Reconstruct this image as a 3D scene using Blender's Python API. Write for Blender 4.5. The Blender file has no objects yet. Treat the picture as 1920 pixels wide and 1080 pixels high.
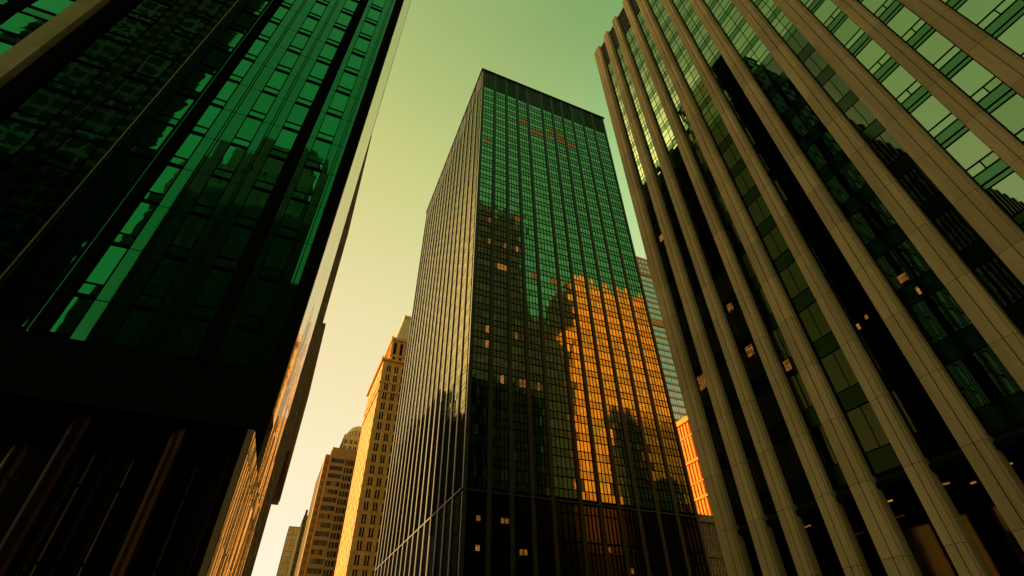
import bpy, math, random
from mathutils import Vector
random.seed(7)
sc = bpy.context.scene
COL = sc.collection
R = math.radians

# ------------------------------------------------------------------ camera
CAM = Vector((0.0, 0.0, 1.7))
F_PX, PITCH, ROLL, YAW = 925.6, 0.693, -0.018, 0.417      # focal length in px of a 1920 px frame
FWD = Vector((math.sin(YAW)*math.cos(PITCH), math.cos(YAW)*math.cos(PITCH), math.sin(PITCH)))
RT0 = Vector((math.cos(YAW), -math.sin(YAW), 0)); UP0 = RT0.cross(FWD)
RT = RT0*math.cos(ROLL) + UP0*math.sin(ROLL)
UP = -RT0*math.sin(ROLL) + UP0*math.cos(ROLL)
def proj(p):
    d = Vector(p) - CAM; w = d.dot(FWD)
    if w < 0.5: return None
    return (960 + F_PX*d.dot(RT)/w, 540 - F_PX*d.dot(UP)/w)

# ------------------------------------------------------------------ mesh helpers
class Fac:
    """a facade frame: u runs along the wall, d outward from it, z up"""
    def __init__(s, ox, oy, ux, uy, nx, ny):
        l = math.hypot(ux, uy); s.o = (ox, oy); s.u = (ux/l, uy/l); s.n = (nx, ny)
    def p(s, u, d, z):
        return (s.o[0]+u*s.u[0]+d*s.n[0], s.o[1]+u*s.u[1]+d*s.n[1], z)
AX = Fac(0, 0, 1, 0, 0, 1)                                  # u = x, d = y
class MB:
    def __init__(s): s.v = []; s.f = []; s.m = []
    def quad(s, a, b, c, d, mi=0):
        k = len(s.v); s.v += [a, b, c, d]; s.f.append((k, k+1, k+2, k+3)); s.m.append(mi)
    def poly(s, pts, mi=0):
        k = len(s.v); s.v += list(pts); s.f.append(tuple(range(k, k+len(pts)))); s.m.append(mi)
    def box(s, f, u0, u1, d0, d1, z0, z1, mi=0):
        k = len(s.v)
        for z in (z0, z1):
            for (u, d) in ((u0, d0), (u1, d0), (u1, d1), (u0, d1)): s.v.append(f.p(u, d, z))
        for q in ((0,3,2,1), (4,5,6,7), (0,1,5,4), (1,2,6,5), (2,3,7,6), (3,0,4,7)):
            s.f.append(tuple(k+i for i in q)); s.m.append(mi)
    def prism(s, pts, z0, z1, mi=0, cap=True):
        n = len(pts); k = len(s.v)
        for z in (z0, z1):
            for (x, y) in pts: s.v.append((x, y, z))
        for i in range(n):
            j = (i+1) % n; s.f.append((k+i, k+j, k+n+j, k+n+i)); s.m.append(mi)
        if cap:
            s.f.append(tuple(k+n+i for i in range(n))); s.m.append(mi)
            s.f.append(tuple(k+i for i in reversed(range(n)))); s.m.append(mi)
    def lathe(s, cx, cy, prof, n=24, mi=0):
        k = len(s.v)
        for (r, z) in prof:
            for i in range(n):
                a = 2*math.pi*i/n; s.v.append((cx+r*math.cos(a), cy+r*math.sin(a), z))
        for j in range(len(prof)-1):
            for i in range(n):
                i2 = (i+1) % n
                s.f.append((k+j*n+i, k+j*n+i2, k+(j+1)*n+i2, k+(j+1)*n+i)); s.m.append(mi)
    def add(s, o):
        k = len(s.v); s.v += o.v; s.f += [tuple(i+k for i in q) for q in o.f]; s.m += o.m
    def build(s, name, mats, parent=None, label=None, stuff=False):
        if not s.f: return None
        if not isinstance(mats, (list, tuple)): mats = [mats]
        o0 = Vector((0, 0, 0)); q = parent
        while q is not None: o0 = o0 + q.location; q = q.parent
        me = bpy.data.meshes.new(name)
        me.from_pydata([tuple(Vector(v)-o0) for v in s.v], [], s.f)
        for m in mats: me.materials.append(m)
        if len(mats) > 1: me.polygons.foreach_set('material_index', s.m)
        me.update()
        o = bpy.data.objects.new(name, me); COL.objects.link(o)
        if parent is not None: o.parent = parent
        if label: o['label'] = label
        if stuff: o['kind'] = 'stuff'
        return o
def build_each(mb, name, mat, parent, limit=90):
    """every box of a builder becomes a part of its own; past the limit the rest are one part"""
    n = len(mb.f)//6; rest = MB()
    for i in range(n):
        if i < limit-1 or n == limit: one = MB()
        else: one = rest
        k = len(one.v); one.v += mb.v[8*i:8*i+8]
        one.f += [tuple(j-8*i+k for j in q) for q in mb.f[6*i:6*i+6]]; one.m += mb.m[6*i:6*i+6]
        if one is not rest: one.build(name, mat, parent)
    if rest.f: rest.build(name, mat, parent, stuff=True)
def thing(name, label, cat, loc, group=None):
    o = bpy.data.objects.new(name, None); COL.objects.link(o)
    o.location = loc; o['label'] = label; o['category'] = cat; o.empty_display_size = 1
    if group: o['group'] = group
    return o
def struct(o): o['kind'] = 'structure'; return o

# ------------------------------------------------------------------ materials
def new_mat(name):
    m = bpy.data.materials.new(name); m.use_nodes = True
    nt = m.node_tree; b = nt.nodes['Principled BSDF']
    return m, nt, b
def N(nt, t, **kw):
    n = nt.nodes.new(t)
    for k, v in kw.items(): setattr(n, k, v)
    return n
def noise(nt, scale, detail=3.0, vec=None, rough=.55):
    n = N(nt, 'ShaderNodeTexNoise'); n.inputs['Scale'].default_value = scale
    n.inputs['Detail'].default_value = detail; n.inputs['Roughness'].default_value = rough
    if vec is not None: nt.links.new(vec, n.inputs['Vector'])
    return n
def stretched(nt, sx, sy, sz):
    tc = N(nt, 'ShaderNodeNewGeometry'); mp = N(nt, 'ShaderNodeMapping')
    nt.links.new(tc.outputs['Position'], mp.inputs['Vector'])
    mp.inputs['Scale'].default_value = (sx, sy, sz)
    return mp.outputs['Vector']
def glass(name, tint, rough=.03, wave=.0, wscale=.8, metallic=1.0, ior=1.5, edge=None):
    """coated facade glass: a tinted mirror whose panes are slightly wavy"""
    m, nt, b = new_mat(name)
    b.inputs['Base Color'].default_value = (*tint, 1)
    b.inputs['Metallic'].default_value = metallic; b.inputs['IOR'].default_value = ior
    b.inputs['Roughness'].default_value = rough
    v = stretched(nt, 1, 1, 1)
    dn = noise(nt, 3.0, 5, v)
    rr = N(nt, 'ShaderNodeMapRange'); rr.inputs['To Min'].default_value = rough*.5; rr.inputs['To Max'].default_value = rough*1.7
    nt.links.new(dn.outputs['Fac'], rr.inputs['Value']); nt.links.new(rr.outputs['Result'], b.inputs['Roughness'])
    if edge: b.inputs['Specular Tint'].default_value = (*edge, 1)
    if wave > 0:
        n1 = noise(nt, wscale, 2, v)
        bp = N(nt, 'ShaderNodeBump'); bp.inputs['Strength'].default_value = 1.0
        bp.inputs['Distance'].default_value = wave
        nt.links.new(n1.outputs['Fac'], bp.inputs['Height']); nt.links.new(bp.outputs['Normal'], b.inputs['Normal'])
    return m
def stone(name, c1, c2, rough=.85, joint=0.0, joff=0.0, streak=True, bump=.02, scale=1.0):
    m, nt, b = new_mat(name)
    v = stretched(nt, 1, 1, .12 if streak else 1)
    n1 = noise(nt, .9*scale, 6, v); n2 = noise(nt, 6*scale, 6, stretched(nt, 1, 1, 1), .7)
    mx = N(nt, 'ShaderNodeMix', data_type='RGBA')
    mx.inputs[6].default_value = (*c1, 1); mx.inputs[7].default_value = (*c2, 1)
    cr = N(nt, 'ShaderNodeMapRange'); cr.inputs['From Min'].default_value = .3; cr.inputs['From Max'].default_value = .7
    add = N(nt, 'ShaderNodeMath', operation='MULTIPLY_ADD'); add.inputs[1].default_value = .35
    sub = N(nt, 'ShaderNodeMath', operation='MULTIPLY'); sub.inputs[1].default_value = .65
    nt.links.new(n1.outputs['Fac'], sub.inputs[0]); nt.links.new(n2.outputs['Fac'], add.inputs[0]); nt.links.new(sub.outputs[0], add.inputs[2])
    nt.links.new(add.outputs[0], cr.inputs['Value']); nt.links.new(cr.outputs['Result'], mx.inputs[0])
    out = mx.outputs[2]
    if joint > 0:
        g = N(nt, 'ShaderNodeNewGeometry'); sp = N(nt, 'ShaderNodeSeparateXYZ'); nt.links.new(g.outputs['Position'], sp.inputs[0])
        a = N(nt, 'ShaderNodeMath', operation='ADD'); a.inputs[1].default_value = joff; nt.links.new(sp.outputs['Z'], a.inputs[0])
        w = N(nt, 'ShaderNodeMath', operation='WRAP'); w.inputs[1].default_value = 0; w.inputs[2].default_value = joint; nt.links.new(a.outputs[0], w.inputs[0])
        lt = N(nt, 'ShaderNodeMath', operation='LESS_THAN'); lt.inputs[1].default_value = .035; nt.links.new(w.outputs[0], lt.inputs[0])
        mj = N(nt, 'ShaderNodeMix', data_type='RGBA'); mj.inputs[7].default_value = (*[c*.35 for c in c1], 1)
        dvz = N(nt, 'ShaderNodeMath', operation='DIVIDE'); dvz.inputs[1].default_value = joint; nt.links.new(a.outputs[0], dvz.inputs[0])
        fz = N(nt, 'ShaderNodeMath', operation='FLOOR'); nt.links.new(dvz.outputs[0], fz.inputs[0])
        sy = N(nt, 'ShaderNodeMath', operation='MULTIPLY_ADD'); sy.inputs[1].default_value = .45; nt.links.new(sp.outputs['Y'], sy.inputs[0]); nt.links.new(sp.outputs['X'], sy.inputs[2])
        fy = N(nt, 'ShaderNodeMath', operation='FLOOR'); nt.links.new(sy.outputs[0], fy.inputs[0])
        cb = N(nt, 'ShaderNodeCombineXYZ'); nt.links.new(fy.outputs[0], cb.inputs[0]); nt.links.new(fz.outputs[0], cb.inputs[1])
        wn = N(nt, 'ShaderNodeTexWhiteNoise', noise_dimensions='2D'); nt.links.new(cb.outputs[0], wn.inputs['Vector'])
        mr_ = N(nt, 'ShaderNodeMapRange'); mr_.inputs['To Min'].default_value = .80; mr_.inputs['To Max'].default_value = 1.06; nt.links.new(wn.outputs['Value'], mr_.inputs['Value'])
        vm = N(nt, 'ShaderNodeVectorMath', operation='SCALE'); nt.links.new(out, vm.inputs[0]); nt.links.new(mr_.outputs['Result'], vm.inputs['Scale']); out = vm.outputs[0]
        nt.links.new(out, mj.inputs[6]); nt.links.new(lt.outputs[0], mj.inputs[0]); out = mj.outputs[2]
    nt.links.new(out, b.inputs['Base Color'])
    b.inputs['Roughness'].default_value = rough
    b.inputs['Specular IOR Level'].default_value = .25
    bp = N(nt, 'ShaderNodeBump'); bp.inputs['Distance'].default_value = bump
    nt.links.new(n2.outputs['Fac'], bp.inputs['Height']); nt.links.new(bp.outputs['Normal'], b.inputs['Normal'])
    return m
def metal(name, c, rough=.35, metallic=.9, spec=.5):
    m, nt, b = new_mat(name)
    n = noise(nt, 1.2, 5, stretched(nt, 1, 1, .2))
    mx = N(nt, 'ShaderNodeMix', data_type='RGBA')
    mx.inputs[6].default_value = (*[k*.75 for k in c], 1); mx.inputs[7].default_value = (*[min(1, k*1.2) for k in c], 1)
    nt.links.new(n.outputs['Fac'], mx.inputs[0]); nt.links.new(mx.outputs[2], b.inputs['Base Color'])
    b.inputs['Metallic'].default_value = metallic; b.inputs['Roughness'].default_value = rough
    b.inputs['Specular IOR Level'].default_value = spec
    if spec < .05: b.inputs['IOR'].default_value = 1.005
    return m
def lamp(name, c, s):
    m, nt, b = new_mat(name)
    b.inputs['Base Color'].default_value = (.02, .02, .02, 1); b.inputs['Specular IOR Level'].default_value = .1
    n = noise(nt, 2.6, 4, stretched(nt, 1, 1, 1.6))
    mr = N(nt, 'ShaderNodeMapRange'); mr.inputs['From Min'].default_value = .35; mr.inputs['From Max'].default_value = .7
    mr.inputs['To Min'].default_value = .1*s; mr.inputs['To Max'].default_value = s
    nt.links.new(n.outputs['Fac'], mr.inputs['Value']); nt.links.new(mr.outputs['Result'], b.inputs['Emission Strength'])
    b.inputs['Emission Color'].default_value = (*c, 1)
    return m

M = dict(
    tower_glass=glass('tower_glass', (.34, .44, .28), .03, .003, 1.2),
    tower_panel=glass('tower_spandrel_glass', (.24, .32, .19), .06, .0015, 1.2),
    tower_metal=metal('tower_bronze', (.010, .022, .012), .45, .25, .35),
    tower_louver=metal('tower_louver', (.008, .013, .009), .6, .1, .2),
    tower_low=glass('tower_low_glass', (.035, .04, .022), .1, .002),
    emerald=glass('emerald_glass', (.03, .28, .12), .015, .005, .7),
    emerald_band=glass('emerald_band_glass', (.03, .185, .085), .03, .0025, .5),
    black_metal=metal('black_metal', (.005, .006, .004), .6, 0, .02),
    flute=glass('fluted_metal', (.92, .60, .28), .03, .0003, .5, .45, 2.0),
    champagne=metal('champagne_metal', (.62, .50, .30), .16, .9),
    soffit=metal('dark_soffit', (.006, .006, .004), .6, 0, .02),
    base_glass=glass('lobby_glass', (.06, .05, .025), .06, .004, .5),
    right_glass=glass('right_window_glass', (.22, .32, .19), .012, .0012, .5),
    right_panel=glass('right_spandrel_glass', (.05, .13, .055), .05, .004, .5),
    right_stone=stone('tan_concrete', (.37, .265, .13), (.61, .43, .215), .9, 3.85, 0.6),
    left_stone=stone('grey_green_concrete', (.30, .26, .14), (.38, .33, .19), .9, 3.2),
    brown=stone('brown_stone', (.16, .10, .05), (.22, .14, .07), .8),
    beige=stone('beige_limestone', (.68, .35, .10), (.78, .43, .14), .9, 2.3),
    beige_roof=stone('pale_roof', (.62, .44, .26), (.70, .50, .30), .8),
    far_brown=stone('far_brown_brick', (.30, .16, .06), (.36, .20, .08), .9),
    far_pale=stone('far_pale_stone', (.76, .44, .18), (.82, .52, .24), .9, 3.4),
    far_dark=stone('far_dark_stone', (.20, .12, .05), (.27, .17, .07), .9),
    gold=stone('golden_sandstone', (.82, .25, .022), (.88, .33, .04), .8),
    rust=stone('rust_stone', (.40, .20, .05), (.48, .25, .07), .8),
    teal=glass('teal_glass', (.85, .72, .95), .05, .002, .5),
    dark_glass=glass('dark_glass', (.02, .034, .018), .15, .002, .5),
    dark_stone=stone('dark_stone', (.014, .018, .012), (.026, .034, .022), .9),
    right_dim=glass('right_dim_glass', (.055, .078, .045), .02, .002, .5),  # darkened copy of the right glass, its tint standing in for dark reflections
    right_dark_panel=glass('right_dark_panel', (.014, .03, .014), .06, .002, .5),  # darkened spandrel copy for the same painted-in dark reflections
    tower_glass_alt=glass('tower_glass_alt', (.24, .36, .22), .05, .0025, 1.0),
    right_glass_alt=glass('right_glass_alt', (.17, .26, .14), .03, .002, .6),
    emerald_alt=glass('emerald_alt', (.026, .24, .10), .03, .005, .6),
    polished_bronze=metal('polished_bronze', (.016, .009, .004), .24, 1.0),
    tower_side_glass=glass('tower_side_glass', (.20, .19, .10), .05, .002, 1.2, edge=(.66, .62, .50)),
    black_stone=stone('black_stone', (.003, .004, .003), (.006, .009, .006), .9),
    grey_stone=stone('grey_stone', (.16, .14, .08), (.24, .21, .12), .9, 2.6),
    pane=glass('old_window_glass', (.11, .085, .04), .08, .004, .8),
    pane_dark=metal('window_dark', (.022, .016, .008), .15, .4),
    lit=lamp('lit_room', (1.0, .40, .07), .3),
    lit_dim=lamp('lit_room_dim', (1.0, .36, .05), .16),
    tube=lamp('light_tube', (1.0, .34, .06), .4),
    asphalt=stone('asphalt', (.04, .04, .04), (.06, .06, .058), .9, streak=False),
    paving=stone('pavement', (.22, .20, .17), (.28, .26, .22), .9, streak=False),
    paint=stone('road_paint', (.7, .7, .66), (.8, .8, .76), .8, streak=False),
)

# ------------------------------------------------------------------ window units
def unit(f, u0, u1, z0, z1, rows, cols, gm, fr=.07, fd=.09, tilt=.003, d=0.0, vsplit=None, alt=None):
    """rows: list of (height fraction, material index, columns or None) from the bottom.
       Returns the panes and the frame bars of one window as two mesh builders."""
    g, b = MB(), MB()
    us = vsplit if vsplit else [u0+(u1-u0)*i/cols for i in range(cols+1)]
    z = z0; tot = sum(r[0] for r in rows)
    b.box(f, u0, u0+fr*.6, d-.03, d+fd*.98, z0, z1); b.box(f, u1-fr*.6, u1, d-.03, d+fd*.98, z0, z1)
    b.box(f, u0, u1, d-.03, d+fd, z0, z0+fr)
    for k, r in enumerate(rows):
        h = (z1-z0)*r[0]/tot; za, zb = z, z+h
        uu = us if r[2] is None else [u0+(u1-u0)*i/r[2] for i in range(r[2]+1)]
        for i in range(len(uu)-1):
            a, c = uu[i], uu[i+1]
            tx, tz = random.gauss(0, tilt)*(c-a)/2, random.gauss(0, tilt)*h/2
            g.quad(f.p(a, d-tx-tz, za), f.p(c, d+tx-tz, za), f.p(c, d+tx+tz, zb), f.p(a, d-tx+tz, zb), alt if (alt is not None and r[1] == 0 and random.random() < .24) else r[1])
            if i: b.box(f, a-fr*.4, a+fr*.4, d-.03, d+fd*.9, za+fr*.4, zb-.001)
        if k < len(rows)-1: b.box(f, u0, u1, d-.03, d+fd*.95, zb-fr*.5, zb+fr*.5)
        z = zb
    return g, b
def place_units(parent, units, gmats, fmat, limit=100, name='window'):
    """the units that show largest become parts of their own, the rest one part"""
    sized = []
    for (g, b, corners) in units:
        ps = [proj(c) for c in corners]
        a = 0
        if all(p is not None for p in ps):
            for i in range(len(ps)):
                x0, y0 = ps[i]; x1, y1 = ps[(i+1) % len(ps)]; a += x0*y1-x1*y0
            a = abs(a)/2
            cx = sum(p[0] for p in ps)/len(ps); cy = sum(p[1] for p in ps)/len(ps)
            if not (-40 < cx < 1960 and -40 < cy < 1120): a = 0
        sized.append((a, g, b))
    sized.sort(key=lambda t: -t[0])
    rg, rb = MB(), MB()
    for i, (a, g, b) in enumerate(sized):
        if i < limit-1 and a > 4:
            w = g.build(name, gmats, parent); b.build('frame', fmat, w)
        else: rg.add(g); rb.add(b)
    if rg.f:
        w = rg.build(name, gmats, parent, stuff=True)
        fr = rb.build('frame', fmat, w, stuff=True)
def corners(f, u0, u1, z0, z1, d=0): return [f.p(u0, d, z0), f.p(u1, d, z0), f.p(u1, d, z1), f.p(u0, d, z1)]

# ------------------------------------------------------------------ ground
g = MB(); g.quad((-3000, -3000, -.004), (3000, -3000, -.004), (3000, 3000, -.004), (-3000, 3000, -.004))
struct(g.build('ground', M['asphalt']))
def sheet(name, rects, mat, z0, z1):
    b = MB()
    for (x0, x1, y0, y1) in rects: b.box(AX, x0, x1, y0, y1, z0, z1)
    return struct(b.build(name, mat))
sheet('pavement', [(-2.4-60, 2.2, -28, 800), (24.6, 110, -28, 34.5), (24.6, 110, 83, 200), (24.6, 60, 201, 800)], M['paving'], 0, .13)
mk = MB()
for lane in (9.7, 17.1):
    y = -60.0
    while y < 400: mk.box(AX, lane-.06, lane+.06, y, y+3, 0, .004); y += 9
for i in range(14): mk.box(AX, 3.2+i*1.5, 3.9+i*1.5, 36, 39.5, 0, .004)
struct(mk.build('road_markings', M['paint']))

# ------------------------------------------------------------------ central tower
HT = 185.0; TX0, TX1, TY0, TY1 = 28.05, 80.8, 87.0, 164.0
tw = thing('office_tower', 'tall green glass and dark metal office tower in the middle, copper reflections on its front', 'office tower', (TX0, TY0, 0))
FR = Fac(TX0, TY0, 1, 0, 0, -1); LF = Fac(TX0, TY0, 0, 1, -1, 0)
RS = Fac(TX1, TY0, 0, 1, 1, 0); BK = Fac(TX0, TY1, 1, 0, 0, 1)
core = MB(); core.box(AX, TX0+.35, TX1, TY0+.35, TY1, 0, HT-.6); core.build('core', M['tower_louver'], tw)
bx = [0, 5.1, 9.6, 13.9, 18.2, 24.2, 28.6, 33.0, 37.5, 42.3, 47.1, TX1-TX0]
ly = [77*i/16 for i in range(17)]
cols_ = MB()
def column(mb, f, u, w, z0, z1):
    mb.box(f, u-w/2, u+w/2, -.35, .20, z0, z1)
    mb.box(f, u-w*.3, u+w*.3, .20, .26, z0, z1)
for i, u in enumerate(bx):
    c = MB(); uu = min(max(u, .45), bx[-1]-.45); column(c, FR, uu, .95 if 0 < i < len(bx)-1 else .8, 0.13, HT-.4); c.build('column', M['tower_metal'], tw)
for i, u in enumerate(ly):
    if i == 0: continue
    c = MB(); uu = min(max(u, .9), 76.6); column(c, LF, uu, .9, 0.13, HT-.4); c.build('column', M['tower_metal'], tw)
# cap and mechanical louvres
c = MB(); c.box(AX, TX0-.5, TX1+.5, TY0-.6, TY1+.5, HT-.4, HT); c.build('parapet', M['tower_metal'], tw)
for f, ed in ((FR, bx), (LF, ly)):
    for i in range(len(ed)-1):
        a, b_ = ed[i]+.45, ed[i+1]-.45
        lv = MB(); lv.box(f, a, b_, -.3, -.05 if i % 4 else .1, 173.2, HT-.42, 0)
        n = 7
        for k in range(n):
            u = a+(b_-a)*(k+.5)/n; lv.box(f, u-.07, u+.07, -.05, .16, 173.2, HT-.42, 1)
        lv.build('louvre_panel', [M['tower_louver'], M['tower_metal']], tw)
# windows
units = []
ZB, ZTOP, FH = 31.2, 173.0, 4.051
nfl = 35
def tower_face(f, ed, near, first):
    for i in range(len(ed)-1):
        a, b_ = ed[i]+(.48 if i else .9), ed[i+1]-(.48 if i < len(ed)-2 else .9)
        n = 5 if b_-a > 4.2 else 4
        for k in range(nfl):
            z0 = ZB+k*FH; z1 = z0+FH
            rows = [(.44, 1, None), (.56, 0, None)] if near else [(.3, 3, None), (.7, 3, None)]
            g, b = unit(f, a, b_, z0+.04, z1-.04, rows, n, None, .13, .12 if near else .015, .0055 if near else .004, alt=4)
            units.append((g, b, corners(f, a, b_, z0, z1)))
tower_face(FR, bx, True, True); tower_face(LF, ly, False, False)
# low floors
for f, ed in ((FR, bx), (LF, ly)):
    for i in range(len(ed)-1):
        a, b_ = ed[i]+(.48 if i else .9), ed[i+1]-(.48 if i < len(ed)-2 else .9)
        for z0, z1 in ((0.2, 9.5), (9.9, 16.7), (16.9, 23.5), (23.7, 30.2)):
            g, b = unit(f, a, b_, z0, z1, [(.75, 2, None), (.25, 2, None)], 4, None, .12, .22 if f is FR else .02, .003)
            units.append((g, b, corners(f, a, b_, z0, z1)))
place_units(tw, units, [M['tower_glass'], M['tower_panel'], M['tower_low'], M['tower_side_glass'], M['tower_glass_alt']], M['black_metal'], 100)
led = MB(); led.box(AX, TX0-.3, TX1+.3, TY0-.3, TY0+.2, 30.5, 30.75); led.box(AX, TX0-.3, TX0+.2, TY0+.2, TY1, 30.5, 30.75)
led.build('ledge', M['tower_metal'], tw)
def lit_pane(x, z, npan, mat):
    """npan lit panes of one floor, starting at the pane that holds x"""
    u = x-TX0
    for i in range(len(bx)-1):
        if bx[i] <= u < bx[i+1]:
            a, b_ = bx[i]+(.48 if i else .9), bx[i+1]-(.48 if i < len(bx)-2 else .9)
            n = 5 if b_-a > 4.2 else 4; w = (b_-a)/n
            j = max(0, min(n-npan, int((u-a)/w)))
            m = MB()
            if z > ZB:
                k = int((z-ZB)/FH); z0 = ZB+k*FH+.44*FH+.1; z1 = ZB+(k+1)*FH-.12
            else: z0, z1 = z-.45, z+.45
            for q in range(npan):
                m.quad(FR.p(a+w*(j+q)+.08, .014, z0), FR.p(a+w*(j+q+1)-.08, .014, z0), FR.p(a+w*(j+q+1)-.08, .014, z1), FR.p(a+w*(j+q)+.08, .014, z1))
            m.build('lit_window', M[mat], tw); return
for (x, z, n, m) in [(43.2,158.8,4,'lit_dim'),(47.0,155.4,5,'lit_dim'),(52.9,155.4,2,'lit_dim'),(54.6,159.5,2,'lit_dim'),(58.0,158.4,4,'lit_dim'),(62.5,155.4,4,'lit_dim'),
        (58.0,155.0,4,'lit_dim'),(30.0,138.6,2,'lit_dim'),(34.6,84.2,3,'lit'),(32.1,94.2,1,'lit_dim'),(36.3,94,1,'lit_dim'),(40,95.8,1,'lit'),(39.9,106.4,2,'lit_dim'),(32,101.4,1,'lit_dim'),
        (51.7,85.8,2,'lit_dim'),(44.2,85.4,2,'lit_dim'),(32,64.3,1,'lit'),(32.1,61,1,'lit'),(39.1,64.6,1,'lit_dim'),(35.9,55.2,1,'lit'),(40,55,2,'lit_dim'),(44.7,54.8,1,'lit_dim'),
        (39.4,21.2,2,'lit_dim'),(31.5,21.3,1,'lit'),(35.9,26,2,'lit_dim'),(31.5,26,1,'lit_dim'),(57.3,22.8,1,'lit_dim'),(61.3,19.6,1,'lit_dim')]:
    lit_pane(x, z, n, m)

# ------------------------------------------------------------------ right building: tan piers over dark glazed bays
HR = 87.7; GX = 30.55
rb = thing('pier_building', 'tan concrete office building on the right with tall ribbed piers between green window bays', 'office building', (30, 30.7, 0))
WF = Fac(GX, 0, 0, 1, -1, 0)                                # u = y, d = towards the avenue
piers = [(29.15, 30.7), (26.45, 27.75), (23.9, 25.05), (20.85, 21.95), (18.2, 19.55), (15.15, 16.2), (12.0, 13.2), (8.35, 9.6), (5.62, 6.95), (3.15, 4.1), (.55, 1.7), (-2.6, -1.4), (-5.6, -4.4), (-8.6, -7.4), (-11.6, -10.4), (-14.6, -13.4), (-18, -16.8)]
for i, (a, b_) in enumerate(piers):
    p_ = MB(); w = b_-a
    hz = HR
    p_.box(WF, a, b_, -.25, .40, 0.13, hz)
    p_.box(WF, a+.10*w, a+.42*w, .40, .55, .13, hz+.12)     # two raised ribs with a groove between
    p_.box(WF, a+.47*w, b_-.10*w if i else b_, .40, .55, .13, hz+.12)
    p_.build('pier', M['right_stone'], rb)
co = MB(); co.box(AX, GX+.3, 74.6, -17.6, 30.3, 10.9, HR-1.0); co.box(AX, 36, 74, -17.4, 30.0, .13, 10.9)
co.build('core', M['dark_stone'], rb)
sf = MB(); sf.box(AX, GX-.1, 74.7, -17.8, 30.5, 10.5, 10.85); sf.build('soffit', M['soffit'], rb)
units = []
ztop0 = 79.1; FHR = 3.85
for i in range(len(piers)-1):
    u0, u1 = piers[i+1][1]+.02, piers[i][0]-.02
    lv = MB(); lv.box(WF, u0, u1, -.2, -.02, 80.6, HR-.75)
    for k in range(5):
        uu = u0+(u1-u0)*(k+.5)/5; lv.box(WF, uu-.06, uu+.06, -.02, .12, 80.6, HR-.8)
    lv.build('louvre_panel', M['tower_louver'], rb)
    cp = MB(); cp.box(WF, u0, u1, -.25, .22, HR-.75, HR-.35); cp.build('parapet', M['right_stone'], rb)
    for k in range(19):
        zt = 80.5-.0-FHR*k; zb = zt-FHR
        if zb < 10.9: zb = 10.9
        if zt-zb < 1.5: continue
        if u0 < 5.8:                                         # wide single lights
            sp = k % 3 == 0
            rows = [(.20, 1, None), (.17, 0, 2 if (k*7+i) % 3 else None), (.55, 0, None), (.08, 1, None)]
            g, b = unit(WF, u0, u1, zb+.02, zt-.02, rows, 1, None, .085, .035, .004, alt=2)
        else:
            lo = k > 8                                           # darker tint on the lower floors stands in for dark reflections
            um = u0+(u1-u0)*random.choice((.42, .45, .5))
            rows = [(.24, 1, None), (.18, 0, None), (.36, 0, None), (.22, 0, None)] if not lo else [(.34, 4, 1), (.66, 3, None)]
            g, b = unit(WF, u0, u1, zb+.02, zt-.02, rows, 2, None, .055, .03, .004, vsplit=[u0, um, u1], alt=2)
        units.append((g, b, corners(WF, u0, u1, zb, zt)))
place_units(rb, units, [M['right_glass'], M['right_panel'], M['right_glass_alt'], M['right_dim'], M['right_dark_panel']], M['black_metal'], 100)
# north side: dark stone on the tan building stands in for shade
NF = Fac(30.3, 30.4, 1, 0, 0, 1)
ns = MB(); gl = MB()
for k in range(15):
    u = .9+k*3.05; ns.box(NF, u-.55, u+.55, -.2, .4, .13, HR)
gl.box(NF, .5, 44, -.3, -.05, 11, HR-1)
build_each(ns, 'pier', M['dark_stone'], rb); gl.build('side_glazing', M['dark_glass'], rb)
lob = MB(); lob.box(AX, 35.6, 35.7, -17, 29.8, .13, 10.45); lob.box(AX, 31.2, 35.5, 29.6, 29.7, .13, 10.45); lob.build('lobby_glass', M['base_glass'], rb)
for (y, x, l) in [(16.3, 33, .9), (15.4, 34.3, .3), (25.6, 33, .9), (19.6, 33, .8), (12.9, 33, .3), (21.5, 34.4, .8)]:
    t = MB(); t.box(AX, x-.03, x+.03, y-l/2, y+l/2, 10.40, 10.48); t.build('ceiling_light', M['tube'], rb)
def lit_right(y, z, w, h, mat):
    t = MB(); t.quad(WF.p(y-w/2, .016, z-h/2), WF.p(y+w/2, .016, z-h/2), WF.p(y+w/2, .016, z+h/2), WF.p(y-w/2, .016, z+h/2)); t.build('lit_window', M[mat], rb)
for a in [(28.35,40.2,.5,.8,'lit'), (28.5,22.6,.9,1.3,'lit_dim'), (22.9,22.5,.7,.9,'lit_dim'), (11.2,20.7,.5,.5,'lit_dim'), (10.9,19.5,.16,.5,'lit'), (14.8,19.5,.18,.4,'lit'), (14.1,19.8,.2,.3,'lit_dim'), (20.4,19.8,.5,.8,'lit_dim'), (23.2,27,.6,.8,'lit_dim')]:
    lit_right(*a)

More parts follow.
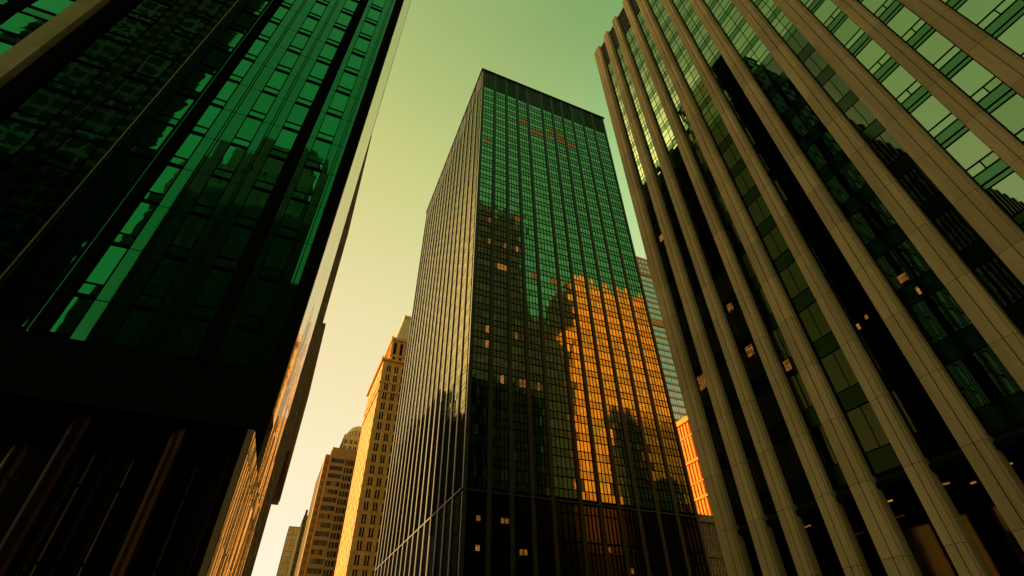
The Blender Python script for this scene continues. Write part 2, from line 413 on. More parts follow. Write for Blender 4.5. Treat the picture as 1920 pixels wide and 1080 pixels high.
# ------------------------------------------------------------------ left tower: emerald glass, cantilevered over a dark base
HL = 110.0; LY = 26.24; SK0, SK1 = 12.1, 15.1
PH = .045                                                   # its side wall stands 2.4 degrees off the avenue line
def sx(y): return -2.37 + PH*(y-LY)
lt = thing('glass_tower', 'emerald green glass tower on the left, overhanging a dark recessed base', 'office tower', (-2.4, LY, 0))
GF = Fac(0, LY, 1, 0, 0, -1)                                # u = x
EF = Fac(-2.37, LY, PH, 1, 1, -PH)                          # side wall, u = distance from the front corner
YE = 41.8; LE = math.hypot(YE-LY, sx(YE)+2.37)
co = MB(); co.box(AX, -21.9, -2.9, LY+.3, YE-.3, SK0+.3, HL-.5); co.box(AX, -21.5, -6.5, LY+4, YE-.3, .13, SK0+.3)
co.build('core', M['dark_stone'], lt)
units = []
wins = [(-4.9, -3.67), (-7.35, -6.15), (-9.85, -8.72), (-12.4, -11.47), (-14.6, -13.27), (-17.6, -16.02), (-20.9, -18.92)]
bands = [(-3.65, -2.66), (-5.36, -4.92), (-8.70, -7.37), (-11.45, -9.87), (-13.25, -13.0), (-16.0, -14.62), (-18.9, -17.62)]
blacks = [(-6.13, -5.38, .22), (-12.98, -12.42, .26), (-21.9, -20.92, .30), (-2.64, -2.37, .06)]
FL = 3.6; Z0 = 53.5-FL*10
zs = [SK1+.02, 17.5]+[Z0+FL*k for k in range(1, 27)]
zs = [z for z in zs if z < HL-1.2]; zs = sorted(set([SK1+.02]+[z for z in zs if z > 16.5]))+[HL-1.2]
for (a, b_) in wins:
    for k in range(len(zs)-1):
        z0, z1 = zs[k], zs[k+1]
        g, b = unit(GF, a, b_, z0, z1, [(.25, 0, None), (.75, 0, None)] if z1-z0 > 2.5 else [(1, 0, None)], 1, None, .05, .07, .006, alt=1)
        b.box(GF, a, b_, -.03, .10, z0, z0+.17)
        units.append((g, b, corners(GF, a, b_, z0, z1)))
place_units(lt, units, [M['emerald'], M['emerald_alt']], M['black_metal'], 100)
for i, (a, b_) in enumerate(bands):                          # folded blind bays
    m = MB(); fb = MB()
    mid = a+(b_-a)*(.42 if i != 0 else .55); dd = .009*(b_-a)
    for k in range(len(zs)-1):
        z0, z1 = zs[k]+.03, zs[k+1]-.03
        m.quad(GF.p(a, 0, z0), GF.p(mid, dd, z0), GF.p(mid, dd, z1), GF.p(a, 0, z1))
        m.quad(GF.p(mid, dd, z0), GF.p(b_, 0, z0), GF.p(b_, 0, z1), GF.p(mid, dd, z1))
        fb.quad(GF.p(a, -.03, z0-.06), GF.p(mid, dd-.03, z0-.06), GF.p(mid, dd-.03, z0), GF.p(a, -.03, z0))
        fb.quad(GF.p(mid, dd-.03, z0-.06), GF.p(b_, -.03, z0-.06), GF.p(b_, -.03, z0), GF.p(mid, dd-.03, z0))
    for u in (mid-.02, mid+.16):
        if b_-a > .6: fb.box(GF, u-.025, u+.025, dd-.06, dd+.03, SK1, HL-1.2)
    p_ = m.build('folded_panel', M['emerald_band'], lt); fb.build('joint', M['black_metal'], p_)
for (a, b_, d) in blacks:
    m = MB(); m.box(GF, a, b_, -.1, d, SK1-.0, HL-.6)
    if b_-a > .5:
        w = b_-a
        m.box(GF, a+w*.15, a+w*.30, d, d+.12, SK1, HL-.6); m.box(GF, a+w*.62, a+w*.8, d, d+.10, SK1, HL-.6)
    m.build('column', M['black_metal'], lt)
m = MB(); m.box(GF, -15.36, -15.29, .05, .16, SK1, HL-1); m.build('light_fin', M['champagne'], lt)
m = MB(); m.box(GF, -22, -2.37, -.25, .02, SK0, SK1-.03); m.box(GF, -22, -2.37, .02, .06, SK1-.2, SK1-.03); m.box(EF, .0, 4.9, -.3, -.03, SK0, SK1-.03)
m.build('skirt', M['soffit'], lt)
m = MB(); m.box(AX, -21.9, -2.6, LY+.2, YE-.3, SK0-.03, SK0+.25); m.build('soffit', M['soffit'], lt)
m = MB(); m.box(GF, -22, -2.37, -17, .1, HL-.6, HL); m.build('parapet', M['black_metal'], lt)
# side wall along the avenue
m = MB(); m.box(EF, .03, 4.7, -.3, 0, SK1, HL-.6); m.build('side_trim', M['black_metal'], lt)
m = MB(); m.box(EF, 4.75, 7.0, -.3, .05, SK1, HL-.6); m.build('corner_cladding', M['flute'], lt)
def flutes(f, u0, u1, z0, z1, pitch, depth):
    mb = MB(); n = max(2, int((u1-u0)/pitch))
    for i in range(n):
        a = u0+(u1-u0)*i/n; b_ = u0+(u1-u0)*(i+1)/n; c = (a+b_)/2
        zz = z0
        while zz < z1-.1:
            zt = min(z1, zz+FL); j = [random.gauss(0, .0015) for _ in range(3)]
            mb.quad(f.p(a, j[0], zz), f.p(c, depth+j[1], zz), f.p(c, depth+j[2], zt-.02), f.p(a, j[0], zt-.02))
            mb.quad(f.p(c, depth+j[1], zz), f.p(b_, j[0], zz), f.p(b_, j[0], zt-.02), f.p(c, depth+j[2], zt-.02))
            zz = zt
    return mb
flutes(EF, 7.05, LE-.3, SK0+.02, HL-.6, .45, .0022).build('fluted_cladding', M['flute'], lt)
flutes(EF, .04, LE-.3, .13, SK0-.04, .40, .003).build('base_cladding', M['flute'], lt)
m = MB(); m.box(EF, .04, LE-.3, -.3, -.03, .13, SK0-.04); m.box(EF, 7.0, LE-.3, -.5, -.03, SK0+.02, HL-.6); m.box(EF, LE-.3, LE, -.5, .02, .13, HL-.6); m.build('edge_trim', M['brown'], lt)
# recessed base under the overhang
EF2 = Fac(-3.32, 28.2, .016, 1, 1, -.016)
for u0, u1 in ((.05, .75), (1.35, 1.75), (2.2, 2.6), (3.0, 4.6)):
    flutes(EF2, u0, u1, .13, SK0-.05, .35, .001).build('base_fin', M['flute'], lt)
c = MB(); c.box(EF2, 0, 4.7, -.5, -.04, .13, SK0-.05); c.build('base_side_wall', M['black_metal'], lt)
for x in (-5.6, -9.6, -13.8, -18.0):
    c = MB(); c.lathe(x, LY+1.5, [(.55, .13), (.55, 11.0), (.62, SK0-.05)], 20); c.build('base_column', M['polished_bronze'], lt)
for x0, x1 in ((-21, -16.6), (-16.3, -12.2), (-11.9, -7.9), (-7.6, -4.5)):
    w = MB(); w.quad((x0, LY+3.4, .2), (x1, LY+3.4, .2), (x1, LY+3.4, SK0-.1), (x0, LY+3.4, SK0-.1))
    w_ = w.build('lobby_window', M['base_glass'], lt)
    fr = MB()
    for k in range(4): u = x0+(x1-x0)*k/3; fr.box(AX, u-.06, u+.06, LY+3.25, LY+3.42, .13, SK0-.1)
    for z in (3.2, 6.4, 9.6): fr.box(AX, x0, x1, LY+3.27, LY+3.41, z-.05, z+.05)
    fr.build('frame', M['polished_bronze'], w_)
w = MB(); w.box(AX, -4.4, -3.9, LY+3.3, LY+3.9, .13, SK0-.05); w.build('base_wall', M['black_metal'], lt)

# ------------------------------------------------------------------ stone neighbour at the far left
HN = 100.0
nb = thing('stone_pier_building', 'dark office building with grey green stone piers at the far left edge', 'office building', (-22.2, 25.9, 0))
SF = Fac(0, 26.0, 1, 0, 0, -1)
co = MB(); co.box(AX, -118, -22.3, 26.4, 60, .13, HN-.6); co.build('core', M['dark_stone'], nb)
edges = [-22.26]
units = []
x = -22.26; first = True
while x > -117:
    p_ = MB(); p_.box(SF, x-1.05, x, -.3, .25, .13, HN); p_.build('pier', M['left_stone'], nb)
    a, b_ = x-3.0, x-1.07
    for k in range(26):
        z0 = 6+k*3.6
        g, b = unit(SF, a, b_, z0, z0+3.55, [(.3, 1, None), (.7, 0, None)], 1, None, .1, .1, .012)
        units.append((g, b, corners(SF, a, b_, z0, z0+3.6)))
    q = MB(); q.box(SF, x-3.7, x-3.02, -.3, .18, .13, HN-.3); q.build('mullion', M['black_metal'], nb)
    x -= 3.72+(1.3 if first else 0)
    if first:
        a, b_ = x+.02, x+1.28
        for k in range(26):
            z0 = 6+k*3.6
            g, b = unit(SF, a, b_, z0, z0+3.55, [(.3, 1, None), (.7, 0, None)], 1, None, .1, .1, .012)
            units.append((g, b, corners(SF, a, b_, z0, z0+3.6)))
    first = False
place_units(nb, units, [M['emerald'], M['emerald_band']], M['black_metal'], 40)

# ------------------------------------------------------------------ masonry towers (shared builder)
def masonry(name, label, cat, x0, x1, y0, y1, h, wall, winmat, rows, fcols, lcols, ww, wh, zstart=6.0, pair=True, north=False, limit=60, sill=True, trim=None, mull=None, ledges=(), off=0.0, flat=True):
    """a stone block with window openings set into its street sides; facade south (-Y), west (-X) and, if asked, north"""
    t = thing(name, label, cat, (x0, y0, 0))
    co = MB(); co.box(AX, x0+.3, x1-.3, y0+.3, y1-.3, .13, h-.3); co.build('core', M['dark_stone'], t)
    wl = MB(); units = []
    pitch = (h-zstart-2.0)/rows
    sides = []
    if fcols: sides.append((Fac(x0, y0, 1, 0, 0, -1), x1-x0, fcols))
    if lcols: sides.append((Fac(x0, y0, 0, 1, -1, 0), y1-y0, lcols))
    if north: sides.append((Fac(x0, y1, 1, 0, 0, 1), x1-x0, north))
    for f, L, n in sides:
        deep = f.n[1] or not flat
        of = off if (f.n[1] < 0) else 0.0
        cw = (L-of)/n
        # piers between window columns and spandrels between rows
        e = 0.0 if f.n[1] else .3
        for i in range(n+1):
            a = max(e, of+i*cw-(cw-ww)/2) if i else e; b_ = min(L-e if f.n[1] else L-.3, of+i*cw+(cw-ww)/2)
            wl.box(f, a, b_, -.3, 0, .13, h-.02)
        for i in range(n):
            a = of+i*cw+(cw-ww)/2; b_ = a+ww
            wl.box(f, a, b_, -.3, -.04, .13, zstart)
            for k in range(rows):
                zz = zstart+k*pitch; zb = zz+(pitch-wh)*.55; zt = zb+wh
                sd_ = -.04 if deep else -.008
                wl.box(f, a, b_, -.3, sd_, zz, zb); wl.box(f, a, b_, -.3, sd_, zt, zz+pitch)
                g, b = unit(f, a, b_, zb, zt, [(.5, 0, None), (.5, 0, None)], 2 if pair else 1, None, .08, .07 if deep else .015, .012 if deep else .003, d=-.22 if deep else -.03)
                if pair: wl.box(f, (a+b_)/2-.17, (a+b_)/2+.17, -.25, -.05 if deep else -.005, zb, zt)
                if sill: b.box(f, a-.15, b_+.15, -.24, .16 if deep else .03, zb-.16, zb+.01)
                units.append((g, b, corners(f, a, b_, zb, zt)))
            wl.box(f, a, b_, -.3, -.04, zstart+rows*pitch, h-.02)
        for (zl, hh, dd) in ledges:
            tr = MB(); tr.box(f, -dd if f.n[1] else 0, L+(dd if f.n[1] else 0), -.02, dd, zl, zl+hh); tr.build('cornice', trim or wall, t)
    wl.build('wall', wall, t)
    rf = MB(); rf.box(AX, x0-.1, x1+.1, y0-.1, y1+.1, h-.01, h+.5); rf.build('roof', trim or wall, t)
    place_units(t, units, [winmat], mull or M['pane_dark'], limit)
    return t

# beige tower right behind the central one
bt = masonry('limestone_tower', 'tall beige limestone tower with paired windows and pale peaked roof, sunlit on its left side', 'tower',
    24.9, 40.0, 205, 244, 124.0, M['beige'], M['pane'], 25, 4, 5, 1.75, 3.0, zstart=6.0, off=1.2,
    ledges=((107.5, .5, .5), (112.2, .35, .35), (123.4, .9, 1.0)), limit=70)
up = MB()
up.box(AX, 27.9, 40, 206.5, 240, 124.5, 137.4)
F2 = Fac(27.9, 206.5, 1, 0, 0, -1); L2 = Fac(27.9, 206.5, 0, 1, -1, 0)
for f, L, n in ((F2, 12, 4), (L2, 33, 9)):
    for i in range(n+1): up.box(f, max(.3, i*L/n)-.35, max(.3, i*L/n)+.35, 0, .35, 124.5, 137)
    up.box(f, -.7 if f is F2 else 0, L, -.02, .8, 136.2, 137.6); up.box(f, -.3 if f is F2 else 0, L, -.02, .45, 127.3, 127.8)
up.build('upper_storey', M['beige'], bt)
for i in range(4):
    for (zb, zt) in ((125, 127), (128.6, 134.6)):
        m = MB(); u0 = i*3+.85; m.quad(F2.p(u0, .02, zb), F2.p(u0+1.3, .02, zb), F2.p(u0+1.3, .02, zt), F2.p(u0, .02, zt))
        if zt > 130: m.poly([F2.p(u0+.65+.65*math.cos(math.pi*k/8), .02, zt+.65*math.sin(math.pi*k/8)) for k in range(9)])
        m.build('tall_window', M['pane_dark'], bt)
m = MB(); cx, cy = 40.0, 222
m.poly([(29.2, 208, 137.5), (50, 208, 137.5), (46, 214, 156), (33.0, 214, 156)])
m.poly([(29.2, 238, 137.5), (29.2, 208, 137.5), (33.0, 214, 156), (33.0, 232, 156)])
m.poly([(50, 208, 137.5), (50, 238, 137.5), (46, 232, 156), (46, 214, 156)])
m.poly([(50, 238, 137.5), (29.2, 238, 137.5), (33.0, 232, 156), (46, 232, 156)])
m.box(AX, 32.6, 46.4, 213.6, 232.4, 156, 157.6)
m.build('peaked_roof', M['beige_roof'], bt)
fin = MB()
for f, L in ((Fac(24.9, 205, 1, 0, 0, -1), 15), (Fac(24.9, 205, 0, 1, -1, 0), 39)):
    k = 0.4
    while k < L: fin.box(f, k-.3, k+.3, .25, .85, 124.3, 125.6); k += 3.0
k = 1.0
while k < 33: fin.box(L2, k-.3, k+.3, .2, .75, 137.5, 139); k += 3.6
build_each(fin, 'finial', M['beige'], bt)
lp = MB(); LB = Fac(24.9, 205, 0, 1, -1, 0)
for i in range(6):
    u = max(.4, min(38.6, i*39/5)); lp.box(LB, u-.35, u+.35, .0, .03, .13, 123.3)
for k in range(25):
    z = 6+k*4.64; lp.box(LB, .05, 38.9, 0, .16, z, z+.5)
build_each(lp, 'rib', M['beige'], bt)

# ------------------------------------------------------------------ brown banded office block
bb = thing('banded_office_block', 'brown office block with horizontal window bands beside the beige tower', 'office block', (15.9, 290, 0))
hb = 112.5
co = MB(); co.box(AX, 16.2, 40, 290.4, 339, .13, hb-.5); co.build('core', M['dark_stone'], bb)
BF = Fac(15.9, 290, 1, 0, 0, -1); BL = Fac(15.9, 290, 0, 1, -1, 0)
w = MB(); units = []
w.box(BF, 0, 24, -.3, 0, hb-6.2, hb); w.box(BL, .3, 49, -.3, 0, hb-6.2, hb)
nrow = 24; ph = (hb-6.2-6)/nrow
for k in range(nrow):
    z = 6+k*ph
    w.box(BF, 0, 7.4, -.3, .12, z, z+ph*.42); w.box(BL, .3, 49, -.3, .1, z, z+ph*.42)
    for (a, b_, n) in ((.5, 2.3, 1), (2.5, 7.2, 4)):
        g, b = unit(BF, a, b_, z+ph*.43, z+ph*.99, [(1, 0 if (k*5+n) % 4 else 1, None)], n, None, .08, .06, .02, d=-.1)
        units.append((g, b, corners(BF, a, b_, z+ph*.43, z+ph)))
    for (a, b_) in ((8.2, 9.4), (9.7, 10.9), (11.3, 12.8)):
        g, b = unit(BF, a, b_, z+ph*.25, z+ph*.92, [(1, 0, None)], 2, None, .1, .06, .02, d=-.12)
        units.append((g, b, corners(BF, a, b_, z+ph*.25, z+ph*.92)))
        w.box(BF, a-.3, b_+.3, -.3, -.02, z-ph*.08, z+ph*.25)
for a in (0, 7.4, 9.4, 10.9, 12.8): w.box(BF, a, a+(.5 if a == 0 else .85 if a in (7.4,) else .3), -.3, .14, .13, hb-6.2)
w.build('wall', M['far_brown'], bb)
lb = MB(); lb.box(BL, 0, .8, -.1, .5, .13, hb-2)
for k in range(26): lb.box(BL, .8, 48, 0, .5, 4+k*4.2, 5.6+k*4.2)
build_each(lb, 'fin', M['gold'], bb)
place_units(bb, units, [M['pane_dark'], M['pane']], M['far_dark'], 60)
wing = masonry('slim_brown_building', 'slim brown building with small windows against the left side of the banded block', 'building', 13.2, 15.3, 291.5, 338, 108.0,
    M['far_brown'], M['pane_dark'], 26, 2, 0, .75, 2.2, limit=40, sill=False)
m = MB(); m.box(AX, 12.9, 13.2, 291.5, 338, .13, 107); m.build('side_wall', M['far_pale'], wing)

# round turret block behind
tb = masonry('turret_building', 'tan building topped by a round drum, behind the banded block', 'building', 24.0, 40, 335, 360, 139.0,
    M['far_pale'], M['pane_dark'], 30, 5, 0, 1.9, 2.4, limit=30)
m = MB(); m.lathe(33.5, 345, [(7.0, 139), (7.0, 143.5), (7.4, 143.6), (7.4, 144.4), (6.6, 145.8), (5.2, 148.0), (3.0, 149.4), (.1, 150)], 32); m.build('drum', M['far_pale'], tb)
m = MB()
for i in range(20):
    a = 2*math.pi*i/20; f = Fac(33.5+7.0*math.cos(a), 345+7.0*math.sin(a), -math.sin(a), math.cos(a), math.cos(a), math.sin(a))
    m.box(f, -.35, .35, 0, .06, 139.8, 142.9)
build_each(m, 'window', M['pane_dark'], tb)

# slim dark block and pale slab at the end of the avenue
db = masonry('narrow_dark_building', 'narrow dark brown building with a bright left edge, left of the banded block', 'building', 11.6, 20, 360, 400, 93.0,
    M['far_dark'], M['pane_dark'], 24, 5, 0, 1.0, 2.2, limit=30, sill=False)
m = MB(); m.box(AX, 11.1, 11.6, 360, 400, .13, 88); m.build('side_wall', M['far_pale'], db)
m = MB(); m.box(AX, 11.9, 13.2, 361, 366, 93.4, 97); m.build('roof_plant', M['far_dark'], db)
pb = thing('pale_building', 'pale building with a grid of panel joints, farthest away beside the open sky', 'building', (4.8, 425, 0))
m = MB(); m.box(AX, 5.0, 17, 425, 450, .13, 101); m.build('wall', M['far_pale'], pb)
m = MB(); PF = Fac(5, 425, 1, 0, 0, -1)
for k in range(26): m.box(PF, 0, 12, 0, .14, 3.5+k*3.7, 3.75+k*3.7)
for k in range(9): m.box(PF, .1+k*1.45, .3+k*1.45, 0, .12, .13, 100.5)
m.build('panel_joints', M['far_brown'], pb)
m = MB(); m.box(AX, 5.0, 17.1, 424.9, 450.1, 101, 101.6); m.build('roof', M['far_brown'], pb)

# ------------------------------------------------------------------ left side of the avenue, beyond the emerald tower
br = thing('brown_block', 'dark brown block just beyond the emerald glass tower, in line with its side wall', 'building', (-1.7, 43.2, 0))
m = MB(); m.box(AX, -30, -1.72, 43.2, 63.8, .13, 61); m.build('wall', M['brown'], br)
m = MB(); BE = Fac(-1.72, 43.2, 0, 1, 1, 0)
for k in range(5): m.box(BE, .4+k*4.5, 1.3+k*4.5, 0, .1, .13, 60.6)
for k in range(14): m.box(BE, .2, 20.4, 0, .07, 4+k*4.0, 4.7+k*4.0)
build_each(m, 'rib', M['brown'], br)
m = MB(); m.box(AX, -30.1, -1.64, 43.1, 63.9, 61, 61.6); m.build('roof', M['brown'], br)
st = thing('setback_tower', 'dark stone tower set back from the avenue, mirrored in the windows on the right', 'tower', (-9, 48, 0))
m = MB(); m.box(AX, -40, -9, 44.2, 72, 61.7, 112)
m.box(AX, -36, -12, 46, 70, 112, 117); m.box(AX, -30, -16, 48, 68, 117, 121); m.build('wall', M['dark_stone'], st)
m = MB(); SE = Fac(-9, 44.2, 0, 1, 1, 0); SFr = None
for k in range(12):
    for i in range(9): m.box(SE, .8+i*3, 2.6+i*3, -.1, .05, 64+k*3.9, 66.4+k*3.9)
build_each(m, 'window', M['dark_glass'], st)
m = MB(); m.box(AX, -40, -9.3, 64.1, 71.5, .13, 61.65); m.build('podium', M['dark_stone'], st)
fb = thing('overhanging_block', 'brown block with an overhanging upper part, far down the left side of the avenue', 'building', (-2, 110, 0))
m = MB(); m.box(AX, -30, -2.05, 100, 136, 38, 66.6); m.box(AX, -30, -3.8, 101, 134, .13, 38); m.build('wall', M['brown'], fb)
m = MB(); FE = Fac(-2.05, 100, 0, 1, 1, 0)
for k in range(9): m.box(FE, .6+k*4, 1.8+k*4, 0, .2, 38.2, 66)
for k in range(8): m.box(FE, .2, 35.8, 0, .1, 39+k*3.5, 40+k*3.5)
build_each(m, 'rib', M['far_dark'], fb)
m = MB(); m.box(AX, -30.1, -1.9, 99.8, 136.2, 66.6, 67.4); m.build('roof', M['far_dark'], fb)

dv_ = thing('added_dark_block', 'dark block added out of view on the left to block sun and darken reflections', 'building', (-30, 240, 0))
m = MB(); m.box(AX, -60, -32, 104, 142, .13, 122); m.build('sun_blocker', M['dark_stone'], dv_)  # added out of view to keep sun off the pier building's north side
m = MB(); m.box(AX, -60, -30, 240, 330, .13, 36); m.build('wall', M['far_dark'], dv_)
m = MB(); m.box(AX, -112, -30, 420, 520, .13, 180); m.box(AX, -100, -72, 420.5, 500, 180, 212); m.box(AX, -66, -52, 420.5, 500, 180, 232); m.box(AX, -46, -33, 420.5, 500, 180, 198); m.build('sky_blocker', M['dark_stone'], dv_)  # added out of view to darken what the central tower's left face mirrors
m = MB(); DV = Fac(-30, 240, 0, 1, 1, 0)
for k in range(7):
    for i in range(22): m.box(DV, 1+i*4, 3.4+i*4, -.1, .05, 6+k*4.1, 8.6+k*4.1)
build_each(m, 'window', M['pane_dark'], dv_)

# ------------------------------------------------------------------ the gap on the right
tg = thing('teal_glass_building', 'pale teal glass tower with brick crown in the gap right of the central tower', 'tower', (155, 172, 0))
m = MB(); m.box(AX, 155.3, 200, 172.3, 200, .13, 207); m.build('core', M['dark_stone'], tg)
TF = Fac(155, 172, 1, 0, 0, -1); units = []
for k in range(47):
    z0 = 6+k*4.0
    for i in range(5):
        a = i*4.4; g, b = unit(TF, a, a+4.3, z0, z0+3.9, [(.3, 1, None), (.7, 0, None)], 3, None, .12, .1, .004)
        b.box(TF, a, a+4.3, 0, .22, z0, z0+.7 if k % 6 else z0+1.3)
        units.append((g, b, corners(TF, a, a+4.3, z0, z0+3.9)))
place_units(tg, units, [M['teal'], M['teal']], M['rust'], 60)
m = MB(); m.box(TF, 0, 45, -.4, .3, 194.5, 209.5); m.build('brick_crown', M['far_brown'], tg)
m = MB()
for i in range(10):
    for z in (197, 201, 205): m.box(TF, 1+i*2.4, 2.4+i*2.4, .3, .34, z, z+2.2)
build_each(m, 'crown_window', M['teal'], tg)
m = MB(); m.box(TF, 0, 45, -.05, .6, 158, 161); 
m.build('ornament_band', M['rust'], tg)
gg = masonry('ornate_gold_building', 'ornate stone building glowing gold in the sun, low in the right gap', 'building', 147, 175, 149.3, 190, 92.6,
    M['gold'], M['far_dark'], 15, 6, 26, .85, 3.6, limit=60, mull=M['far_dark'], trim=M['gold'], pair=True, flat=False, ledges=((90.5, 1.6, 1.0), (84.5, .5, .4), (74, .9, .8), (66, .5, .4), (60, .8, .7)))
m = MB(); GL = Fac(147, 149.3, 0, 1, -1, 0)
for i in range(23): m.box(GL, max(.2, i*40.7/22)-.25, max(.2, i*40.7/22)+.25, 0, .4, .13, 91)
build_each(m, 'pilaster', M['gold'], gg)
gl_ = masonry('grey_loft_building', 'low grey loft building with large windows below the gold one', 'building', 128, 146, 139, 149, 48.6,
    M['grey_stone'], M['pane_dark'], 9, 7, 0, 1.9, 3.3, limit=40, ledges=((46.6, .9, .8), (36, .5, .4), (26, .5, .4)))

# ------------------------------------------------------------------ behind the camera, seen in the glass
rg = masonry('sunlit_copper_tower', 'broad golden stone tower, mirrored as copper in the front of the central tower', 'tower', 147.5, 262, -96, -56, 234.0,
    M['gold'], M['rust'], 52, 0, 0, 2.6, 2.2, north=26, limit=8, sill=False, ledges=((186, 4.5, .5), (197, 3, .4)))
m = MB(); m.box(AX, 142.5, 147.5, -90, -57, .13, 191); m.build('side_wing', M['gold'], rg)
m = MB(); RN = Fac(147.5, -56, 1, 0, 0, 1)
for k in range(230):
    u = random.choice(range(26))*4.4+1.0; zz = 6+random.choice(range(52))*4.35
    wd = random.choice((2.4, 2.4, 6.8)); m.box(RN, u-.1, min(113, u+wd), 0, .1, zz, zz+random.choice((2.2, 3.0, 4.2)))
for k in range(7): m.box(RN, 0, 114, 0, .14, 28+k*31.0, 30.4+k*31.0)
build_each(m, 'breakup_panel', M['rust'], rg)  # random dark rectangles and bands added to break up the mirrored copper
m = MB(); m.lathe(170, -75, [(14, 234), (13, 238), (9, 242), (.1, 244)], 24); m.lathe(215, -78, [(20, 234), (19, 238), (12, 243), (.1, 246)], 24); m.build('domed_roof', M['gold'], rg)
dt = thing('dark_mirrored_tower', 'dark tower mirrored in the left of the central tower front', 'tower', (66, -56, 0))
m = MB(); m.box(AX, 66, 111, -92, -56, .13, 284); m.build('wall', M['dark_stone'], dt)
m = MB(); DF = Fac(66, -56, 1, 0, 0, 1)
for k in range(64):
    for i in range(11):
        if random.random() < .8: m.box(DF, .8+i*4, 3.6+i*4, -.1, .06, 8+k*4.2, 10.6+k*4.2)
build_each(m, 'window', M['tower_louver'], dt)
ms = thing('stepped_dark_block', 'stepped dark block beside the golden tower, seen only as a reflection', 'building', (111, -56, 0))
m = MB(); m.box(AX, 111.2, 128, -88, -58, .13, 192); m.box(AX, 128, 140, -84, -58.4, .13, 179); m.build('wall', M['dark_stone'], ms)
m = MB(); MF = Fac(111, -58, 1, 0, 0, 1)
for k in range(42):
    for i in range(4):
        if random.random() < .7: m.box(MF, 1+i*4, 3.4+i*4, -.1, .06, 8+k*4.2, 10.6+k*4.2)
build_each(m, 'window', M['tower_louver'], ms)
db2 = thing('dark_low_block', 'dark block in front of the golden tower, cutting into its copper reflection', 'building', (160, -55, 0))
m = MB(); m.box(AX, 161, 183, -55.8, -52, .13, 128); m.box(AX, 165, 176, -55.7, -53, 128, 136); m.box(AX, 183, 205, -55.7, -53, .13, 96); m.build('wall', M['dark_stone'], db2)
m = MB(); D2 = Fac(161, -52, 1, 0, 0, 1)
for k in range(29):
    for i in range(5):
        if random.random() < .75: m.box(D2, .8+i*4.3, 3.6+i*4.3, -.1, .06, 6+k*4.2, 8.6+k*4.2)
build_each(m, 'window', M['tower_louver'], db2)
la = thing('lattice_tower', 'dark tower with a lattice of windows, mirrored in the upper left of the emerald glass', 'tower', (-44, -30, 0))
m = MB(); m.box(AX, -73, -47, -40, -30, .13, 205); m.build('wall', M['black_stone'], la)
m = MB(); AF = Fac(-73.5, -30, 1, 0, 0, 1)
for k in range(50):
    for i in range(8): m.box(AF, .6+i*3.1, 3.0+i*3.1, -.1, .06, 6+k*4, 8.9+k*4)
build_each(m, 'window', M['black_metal'], la)
lo = thing('old_stone_block', 'stepped old stone block, mirrored low in the emerald glass', 'building', (-36, -30, 0))
m = MB(); m.box(AX, -37, -11.2, -70, -30, .13, 90); m.box(AX, -31, -11.6, -68, -30.4, 90, 97); m.box(AX, -24, -13, -60, -30.8, 97, 103); m.box(AX, -11.2, -2.6, -66, -31, .13, 64)
m.lathe(-18, -36, [(4.5, 103), (4.5, 106), (3.6, 108), (.1, 112)], 16); m.build('wall', M['dark_stone'], lo)
m = MB(); OF = Fac(-37, -30, 1, 0, 0, 1)
for k in range(22):
    for i in range(9): m.box(OF, .8+i*2.9, 2.2+i*2.9, -.1, .05, 5+k*4, 7.6+k*4)
build_each(m, 'window', M['tower_louver'], lo)

# ------------------------------------------------------------------ camera, sun, sky
cd = bpy.data.cameras.new('camera'); co_ = bpy.data.objects.new('camera', cd); COL.objects.link(co_)
cd.sensor_width = 36; cd.lens = F_PX*36/1920; cd.clip_end = 6000; cd.clip_start = .05
from mathutils import Matrix
mat = Matrix((RT, UP, -FWD)).transposed().to_4x4(); mat.translation = CAM; co_.matrix_world = mat
sc.camera = co_
SUN_AZ, SUN_EL = R(45), R(14.5)                              # from +Y towards -X
sd = Vector((-math.sin(SUN_AZ)*math.cos(SUN_EL), math.cos(SUN_AZ)*math.cos(SUN_EL), math.sin(SUN_EL)))
sl = bpy.data.lights.new('sun', 'SUN'); sl.energy = 5; sl.angle = R(.5); sl.color = (1, .58, .22)
so = bpy.data.objects.new('sun', sl); COL.objects.link(so); so.rotation_euler = sd.to_track_quat('Z', 'Y').to_euler(); so.location = (0, 0, 300)
w = bpy.data.worlds.new('World'); sc.world = w; w.use_nodes = True
nt = w.node_tree; bg = nt.nodes['Background']
sky = N(nt, 'ShaderNodeTexSky'); sky.sky_type = 'NISHITA'; sky.sun_disc = False; sky.sun_elevation = SUN_EL
sky.sun_rotation = -SUN_AZ; sky.dust_density = 3; sky.air_density = 1.2
tc = N(nt, 'ShaderNodeTexCoord')
sp_ = N(nt, 'ShaderNodeSeparateXYZ'); nt.links.new(tc.outputs['Generated'], sp_.inputs[0])
def ramp(stops):                                             # a colour for every height of the sky
    c = N(nt, 'ShaderNodeValToRGB'); nt.links.new(sp_.outputs['Z'], c.inputs[0])
    e = c.color_ramp.elements
    while len(e) < len(stops): e.new(.5)
    for k, (a, col) in enumerate(stops): e[k].position = a; e[k].color = (*col, 1)
    return c.outputs['Color']
glow = ramp([(0, (1.12, .90, .70)), (.17, (1.08, .90, .69)), (.30, (1.02, .86, .58)), (.51, (.91, .77, .43)), (.61, (.84, .73, .37)), (.79, (.62, .62, .23)), (.88, (.45, .53, .185)), (.93, (.36, .47, .16)), (1, (.30, .43, .15))])
side = ramp([(0, (.95, .80, .50)), (.45, (.80, .78, .42)), (.67, (.55, .73, .32)), (.775, (.41, .65, .255)), (.87, (.29, .47, .17)), (.92, (.235, .395, .135)), (1, (.20, .38, .13))])
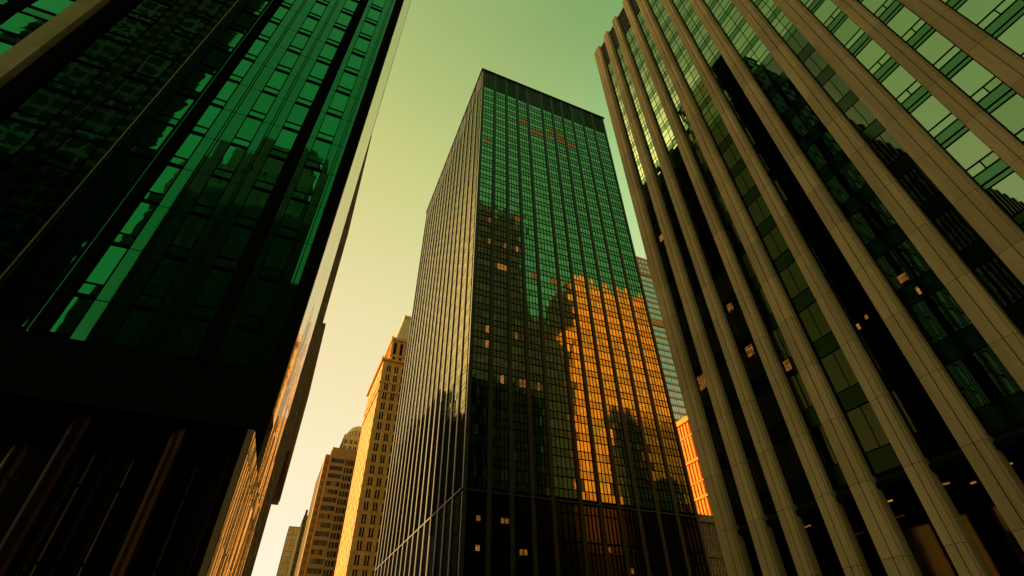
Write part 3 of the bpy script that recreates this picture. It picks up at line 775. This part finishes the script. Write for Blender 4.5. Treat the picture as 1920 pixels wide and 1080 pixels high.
back = ramp([(0, (1.9, 1.15, .45)), (.14, (1.6, 1.0, .40)), (.30, (.7, .62, .24)), (.45, (.22, .44, .15)), (.6, (.15, .42, .14)), (1, (.15, .40, .135))])
fl = N(nt, 'ShaderNodeVectorMath', operation='MULTIPLY'); fl.inputs[1].default_value = (1, 1, 0); nt.links.new(tc.outputs['Generated'], fl.inputs[0])
nm = N(nt, 'ShaderNodeVectorMath', operation='NORMALIZE'); nt.links.new(fl.outputs[0], nm.inputs[0])
dp = N(nt, 'ShaderNodeVectorMath', operation='DOT_PRODUCT'); dp.inputs[1].default_value = (-.5, .866, 0); nt.links.new(nm.outputs[0], dp.inputs[0])
def between(lo, hi, a, b):                                   # b where the azimuth faces the sun, a where it turns away
    m = N(nt, 'ShaderNodeMapRange'); m.inputs['From Min'].default_value = lo; m.inputs['From Max'].default_value = hi
    nt.links.new(dp.outputs['Value'], m.inputs['Value'])
    x = N(nt, 'ShaderNodeMix', data_type='RGBA'); nt.links.new(m.outputs['Result'], x.inputs[0])
    nt.links.new(a, x.inputs[6]); nt.links.new(b, x.inputs[7]); return x.outputs[2]
dome = between(.27, .87, between(-.35, .27, back, side), glow)
mx = N(nt, 'ShaderNodeMix', data_type='RGBA'); mx.blend_type = 'MIX'; mx.inputs[0].default_value = .002
nt.links.new(dome, mx.inputs[6]); nt.links.new(sky.outputs['Color'], mx.inputs[7])
# an added glow, out of view, that brightens the right building's piers
g2 = Vector((-math.sin(R(43))*math.cos(R(33)), math.cos(R(43))*math.cos(R(33)), math.sin(R(33))))
d2 = N(nt, 'ShaderNodeVectorMath', operation='DOT_PRODUCT'); d2.inputs[1].default_value = g2; nt.links.new(tc.outputs['Generated'], d2.inputs[0])
m2 = N(nt, 'ShaderNodeMapRange'); m2.interpolation_type = 'SMOOTHSTEP'; m2.inputs['From Min'].default_value = math.cos(R(30)); m2.inputs['From Max'].default_value = math.cos(R(4))
nt.links.new(d2.outputs['Value'], m2.inputs['Value'])
x2 = N(nt, 'ShaderNodeMix', data_type='RGBA'); x2.blend_type = 'ADD'; x2.inputs[7].default_value = (5.2, 3.6, 1.4, 1); x2.clamp_result = False
nt.links.new(m2.outputs['Result'], x2.inputs[0]); nt.links.new(mx.outputs[2], x2.inputs[6])
nt.links.new(x2.outputs[2], bg.inputs['Color']); bg.inputs['Strength'].default_value = .5
vs = sc.view_settings; vs.view_transform = 'Standard'; vs.look = 'None'; vs.gamma = 1; vs.exposure = 1.0
sc.cycles.max_bounces = 8; sc.cycles.glossy_bounces = 5; sc.cycles.diffuse_bounces = 3
sc.cycles.sample_clamp_indirect = 6
